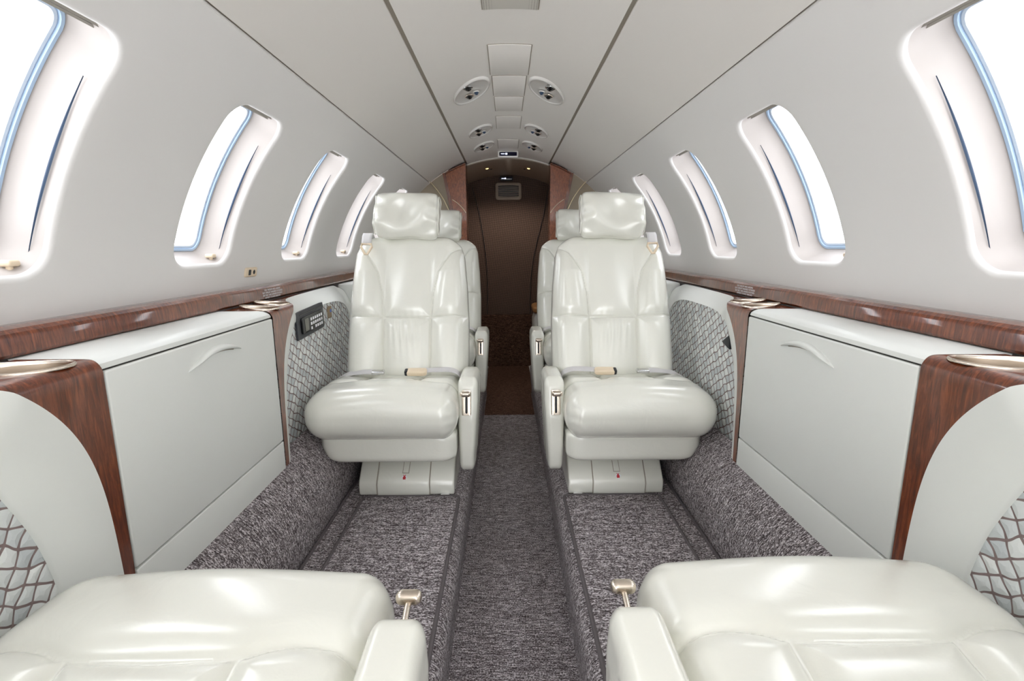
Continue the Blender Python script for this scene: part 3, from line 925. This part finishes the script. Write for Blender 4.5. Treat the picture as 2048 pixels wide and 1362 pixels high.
CX = .3665                                    # |X| of the seat's local origin; local +x points to the aisle
def seat(label, mir, recline, pillow_rot=0.0, handle_belt=True):
    t = thing('passenger_seat', label, 'seat', (0, 0, 0), 'ivory leather passenger seats')
    # cushion
    def cus(v):
        o = v.copy(); x, y, z = v[:, 0], v[:, 1], v[:, 2]
        top = np.clip((z - .30) / .04, 0, 1)
        sc_ = [(-.225, .166), (-.19, .156), (-.15, .152), (-.115, .157), (-.085, .167), (-.04, .169), (.04, .169), (.085, .167), (.115, .157), (.15, .152), (.19, .157), (.225, .168)]
        sc_ = [tuple(q) for q in cr(sc_, 60)]
        d = np.minimum(seg_dist(x, y, sc_), np.minimum(seg_dist(x, y, [(-.085, .167), (-.082, .45)]), seg_dist(x, y, [(.085, .167), (.082, .45)])))
        dent = .0048 * np.exp(-(d / .0050) ** 2) + .008 * np.exp(-(d / .018) ** 2)
        crown = .010 * np.clip(1 - (x / .2) ** 2, 0, 1) * np.clip(1 - ((y - .10) / .12) ** 2, 0, 1)
        o[:, 2] += top * (crown - dent) - np.clip(y - .15, 0, 1) * .10 * top
        o[:, 2] += wob(v, .0016) * top
        fr = np.clip((.05 - y) / .05, 0, 1)
        o[:, 1] += wob(v, .0012, 1.4) * fr
        # gathered wrinkles at the aisle end
        en = np.clip((x - .165) / .045, 0, 1) * fr
        o[:, 1] += en * .0016 * np.sin(z * 230 + np.sin(x * 90))
        return o
    MB().rbox((.2150, .21, .072), ((.068, .046), .070, .068), (200, 180, 40), (0, .21, .281), cus).build('cushion', M['leather'], t, True, mir)
    # cushion surround
    def skf(v):
        o = v.copy(); o[:, 0] = np.where(v[:, 0] < 0, v[:, 0] + np.clip(.18 - v[:, 2], 0, .1) * .45, v[:, 0]); return o
    MB().rbox((.193, .20, .046), (.05, .03, .02), (24, 16, 12), (.014, .245, .182), skf).build('seat_shell', M['leather'], t, True, mir)
    # pedestal: sloping top and upright toe
    def ped(x0, x1, off, mb):
        pr = [(.120 - off, .003), (.117 - off, .040), (.124 - off, .052), (.205 - off, .135), (.42, .135), (.42, .003)]
        return mb.prism(pr, 0, x0, x1)
    XA, XB = .1925, -.0965
    ped(XB, XA, 0, MB()).build('pedestal', M['leather'], t, True, mir, bevel=.006, seg=3)
    ped(-.0420, .1200, .0035, MB()).build('drawer_gap_shadow', M['gap_shadow'], t, True, mir)  # darker underlay painting shade in the gap round the drawer
    dr = ped(-.040, .118, .006, MB()).build('drawer', M['leather'], t, True, mir, bevel=.004, seg=3)
    sl = (.135 - .052) / (.205 - .124)
    def onsl(x, u, h):                         # u up the slope
        nrm = Vector((0, -(.135 - .052), .081)).normalized(); al = Vector((0, .081, .083)).normalized()
        p = Vector((x, .118, .052)) + al * u + nrm * h
        return tuple(p)
    def slab(mb, pts, h):
        n_ = len(pts)
        v = [onsl(x, u, .0) for x, u in pts] + [onsl(x, u, h) for x, u in pts]
        return mb.add(v, [tuple(range(n_)), tuple(range(n_, 2 * n_))] + [(i, (i + 1) % n_, n_ + (i + 1) % n_, n_ + i) for i in range(n_)])
    slab(MB(), [(.0345, .0225), (.0545, .0225), (.0565, .0695), (.0365, .0695)], .0010).build('tab_outline', M['gap_shadow'], dr, True, mir)  # underlay in the gap shade colour, outlines the tab
    slab(MB(), [(.036, .024), (.053, .024), (.055, .068), (.038, .068)], .0022).build('pull_tab', M['leather'], dr, True, mir, bevel=.0007)
    slab(MB(), [(.042, .001), (.051, .010), (.042, .020), (.033, .010)], .0016).build('sticker', M['white'], dr, True, mir)
    slab(MB(), [(.0385, .003), (.0455, .003), (.047, .009), (.0445, .012), (.0455, .0175), (.0435, .0175), (.042, .013), (.0405, .0175), (.0385, .0175), (.0395, .012), (.037, .009)], .0021).build('life_vest_symbol', M['red'], dr, True, mir)
    MB().rbox((.014, .008, .005), (.003, .003, .002), (6, 6, 4), (.165, .115, .0055)).build('track_foot', M['chrome'], t, True, mir)
    # backrest
    BX, LB = .029, .493
    py, pz = .262, .325
    zk = [0, .10, .2, .325, .43, .46, .48, .493]; hk = [.198, .199, .1985, .192, .182, .172, .156, .132]
    sp = [(.172, .448), (.14, .425), (.10, .362), (.083, .292), (.077, .206), (.077, -.02)]
    spm = [(-a, b) for a, b in sp]
    def bck(v):
        o = v.copy(); x, y, z = v[:, 0], v[:, 1], v[:, 2]
        o[:, 0] = x * np.interp(z, zk, hk) / .1985
        x = o[:, 0]
        front = np.clip((-y - .02) / .03, 0, 1)
        d = np.minimum(seg_dist(x, z, sp), seg_dist(x, z, spm))
        d2 = np.abs(z - .206 - .006 * (x / .2) ** 2)
        d = np.minimum(d, d2)
        dent = .0055 * np.exp(-(d / .0032) ** 2) + .009 * np.exp(-(d / .020) ** 2)
        bol = .024 * np.clip(1 - ((np.abs(x) - .135) / .06) ** 2, 0, 1) * np.clip((.46 - z) / .1, 0, 1)
        mid = .008 * np.exp(-(x / .055) ** 2)
        o[:, 1] += front * (dent - bol - mid + wob(v, .0014))
        # gathers below the cross seam
        g = front * np.exp(-((z - .150) / .05) ** 2) * np.clip(1 - (x / .07) ** 2, 0, 1)
        o[:, 1] += g * .0016 * np.sin(x * 300 + z * 20)
        o[:, 1] += py + .060; o[:, 2] += pz; o[:, 0] += BX
        return rot_x(o, -R(recline), py, pz)
    MB().rbox((.1985, .060, LB / 2), (.042, .045, .045), (150, 14, 180), (0, 0, LB / 2), bck).build('backrest', M['leather'], t, True, mir)
    # headrest pillow
    def pil(v):
        o = v.copy(); x, y, z = v[:, 0], v[:, 1], v[:, 2]
        e = np.clip((np.abs(x) - .055) / .05, 0, 1)
        front = np.clip(-y / .03, -1, 1)
        o[:, 1] *= 1 - .25 * e ** 2
        o[:, 2] *= 1 - .06 * np.clip(1 - (x / .107) ** 2, 0, 1) * 0 - .05 * e
        ang = np.arctan2(z, y)
        o[:, 1] += e * .0065 * np.sin(z * 130 + x * 30) * np.sign(-y) * .8
        o[:, 1] += wob(v, .0065, 2.6) * np.abs(front)
        o[:, 2] += wob(v, .0030, 2.4)
        ds = np.abs(np.abs(x) - .098)
        o[:, 1] += .004 * np.exp(-(ds / .003) ** 2) * np.sign(-y) * -1
        c_, s_ = math.cos(pillow_rot), math.sin(pillow_rot)
        xx, zz = o[:, 0].copy(), o[:, 2].copy()
        o[:, 0] = xx * c_ - zz * s_; o[:, 2] = xx * s_ + zz * c_
        o[:, 0] += BX - .002; o[:, 1] += py - .020; o[:, 2] += pz + LB + .052
        return rot_x(o, -R(recline), py, pz)
    hd = MB().rbox((.107, .047, .076), (.018, .040, .045), (80, 40, 56), (0, 0, 0), pil).build('headrest', M['leather'], t, True, mir)
    for sx in (-1, 1):
        lp = np.array([(sx * .1045, -.030 * math.cos(a) if True else 0, .060 * math.sin(a)) for a in [2 * math.pi * i / 40 for i in range(40)]])
        lp[:, 1] = [-.033 * np.sign(math.cos(a)) * abs(math.cos(a)) ** .6 for a in [2 * math.pi * i / 40 for i in range(40)]]
        lp[:, 2] = [.066 * np.sign(math.sin(a)) * abs(math.sin(a)) ** .6 for a in [2 * math.pi * i / 40 for i in range(40)]]
        MB().tube([tuple(p) for p in pil(lp)], .0016, 6, True).build('piping', M['leather'], hd, True, mir)
    # armrest with lever
    def arm(v):
        o = v.copy(); x, y, z = v[:, 0], v[:, 1], v[:, 2]
        o[:, 0] = .2365 + (x - .2365) * (1 - .25 * np.clip((.30 - z) / .18, 0, 1)) - .004 * np.clip((.30 - z) / .18, 0, 1)
        o[:, 1] += np.where(y < .2, .012 * np.clip((.17 - z) / .09, 0, 1) ** 2, 0)
        o[:, 1] += np.where(y < .25, .22 * np.clip(z - .255, 0, 1), 0)
        side = np.clip((x - .25) / .01, 0, 1)
        arch = [(.148, .10)] + [(.146, .24), (.156, .29), (.18, .325), (.215, .338), (.26, .335), (.285, .31), (.285, .10)]
        d = seg_dist(y, z, arch)
        o[:, 0] -= side * (.003 * np.exp(-(d / .004) ** 2)) - side * .002 * np.exp(-(d / .014) ** 2)
        return o
    MB().rbox((.030, .098, .144), (.015, .028, .028), (16, 70, 60), (.2385, .198, .223), arm).build('armrest', M['leather'], t, True, mir)
    pl = MB().rbox((.0135, .0025, .037), (.003, .0022, .003), (8, 4, 12), (.2365, .1050, .300), lambda v: rot_x(v, -R(12), .1050, .300)).build('lever_plate', M['gold'], t, True, mir)
    MB().rbox((.0035, .001, .025), (.0033, .0008, .0033), (6, 2, 10), (.2365, .1025, .294), lambda v: rot_x(v, -R(12), .1050, .300)).build('slot', M['dark'], pl, True, mir)
    lv = MB().tube([(.2365, .108, .320), (.2365, .092, .328), (.2365, .073, .334)], [.0045, .0038, .0038], 12).build('lever', M['gold'], t, True, mir)
    MB().rbox((.0155, .0085, .0080), (.008, .0075, .0065), (14, 10, 10), (.2365, .069, .337)).build('knob', M['gold'], lv, True, mir)
    # shoulder harness loop over the outboard shoulder
    def bk_pt(x, y, z):
        return rot_x(np.array([[x + BX, py + y, pz + z]]), -R(recline), py, pz)[0]
    rows = []
    for (y, z) in ((.035, .468), (.015, .487), (-.006, .490), (-.016, .478), (-.021, .458), (-.0215, .445)):
        rows.append([tuple(bk_pt(-.135 - .016 + dx, y - .0, z + (.0 if abs(dx) < .1 else 0))) for dx in (-.0, .008, .016, .024, .032)])
    hs = MB().grid(rows).build('harness_strap', M['belt'], t, True, mir, solid=.004)
    ring = [(-.150, -.022, .448), (-.152, -.022, .438), (-.138, -.022, .414), (-.131, -.022, .414), (-.117, -.022, .438), (-.119, -.022, .448)]
    MB().tube([tuple(bk_pt(*p)) for p in ring], .0042, 8, True).build('harness_ring', M['beige'], hs, True, mir)
    # lap belt
    if not handle_belt:
        return t
    zt = .356
    MB().rbox((.020, .010, .0055), (.003, .004, .003), (10, 6, 6), (-.045, .222, zt + .008), lambda v: rot_x(v, R(14), .222, zt)).build('latch_plate', M['chrome'], t, True, mir)
    bk = MB().rbox((.032, .013, .009), (.012, .006, .005), (16, 8, 8), (.075, .215, zt + .011), lambda v: rot_x(v, R(20), .215, zt)).build('buckle', M['beige'], t, True, mir)
    MB().rbox((.007, .0105, .0085), (.004, .004, .004), (6, 6, 6), (.046, .214, zt + .011), lambda v: rot_x(v, R(20), .215, zt)).build('release', M['dark'], bk, True, mir)
    def ribbon(pts, wd):
        P = cr(pts, 24); rows = []
        for q in P:
            rows.append([(q[0], q[1] - wd / 2, q[2] - .004), (q[0], q[1] - wd / 2, q[2] - .001), (q[0], q[1] + wd / 2, q[2] + .006), (q[0], q[1] + wd / 2, q[2] + .003)])
        return MB().grid(rows, True)
    ribbon([(.10, .222, zt + .011), (.14, .228, zt + .012), (.175, .235, zt + .010), (.200, .245, zt - .003), (.212, .26, zt - .03)], .022).build('belt_strap', M['belt'], t, True, mir)
    ribbon([(-.060, .226, zt + .007), (-.10, .24, zt + .002), (-.15, .255, zt - .008), (-.19, .27, zt - .03)], .022).build('belt_strap', M['belt'], t, True, mir)
    return t
YF = 1.29
def place(t, s, near, yf):
    # s: side of the cabin; near seats face aft, away from the camera
    t.location = (s * CX, yf, PZ)
    if near:
        t.rotation_euler = (0, 0, math.pi)
sL = seat('ivory leather seat facing the camera, front left, with pillow headrest', False, 19.5, R(-1)); place(sL, -1, False, YF)
sR = seat('ivory leather seat facing the camera, front right, with pillow headrest', True, 19.5, R(2)); place(sR, 1, False, YF)
for s, src, side in ((-1, sL, 'left'), (1, sR, 'right')):
    q = copy_tree(src)
    place(q, s, False, YF + .81)
    q['label'] = 'ivory leather seat mostly hidden behind the front %s seat, beside the partition' % side
nL = seat('near left ivory seat seen from above, only cushion and armrest knob in view', True, 43, 0, False); place(nL, -1, True, .60)
nR = seat('near right ivory seat seen from above, only cushion and armrest knob in view', False, 43, 0, False); place(nR, 1, True, .615)

# lavatory seat glimpsed past the right rear seat
t = thing('aft_stool', 'tan and white rounded stool edge glimpsed beyond the right rear seat', 'stool', (.24, 3.5, FZ))
MB().rbox((.08, .16, .025), (.04, .05, .02), (16, 16, 8), (.245, 3.5, -.435)).build('seat_pad', M['tan'], t)
MB().rbox((.075, .14, .24), (.04, .05, .03), (16, 16, 10), (.245, 3.5, -.70)).build('shell', M['cab'], t)
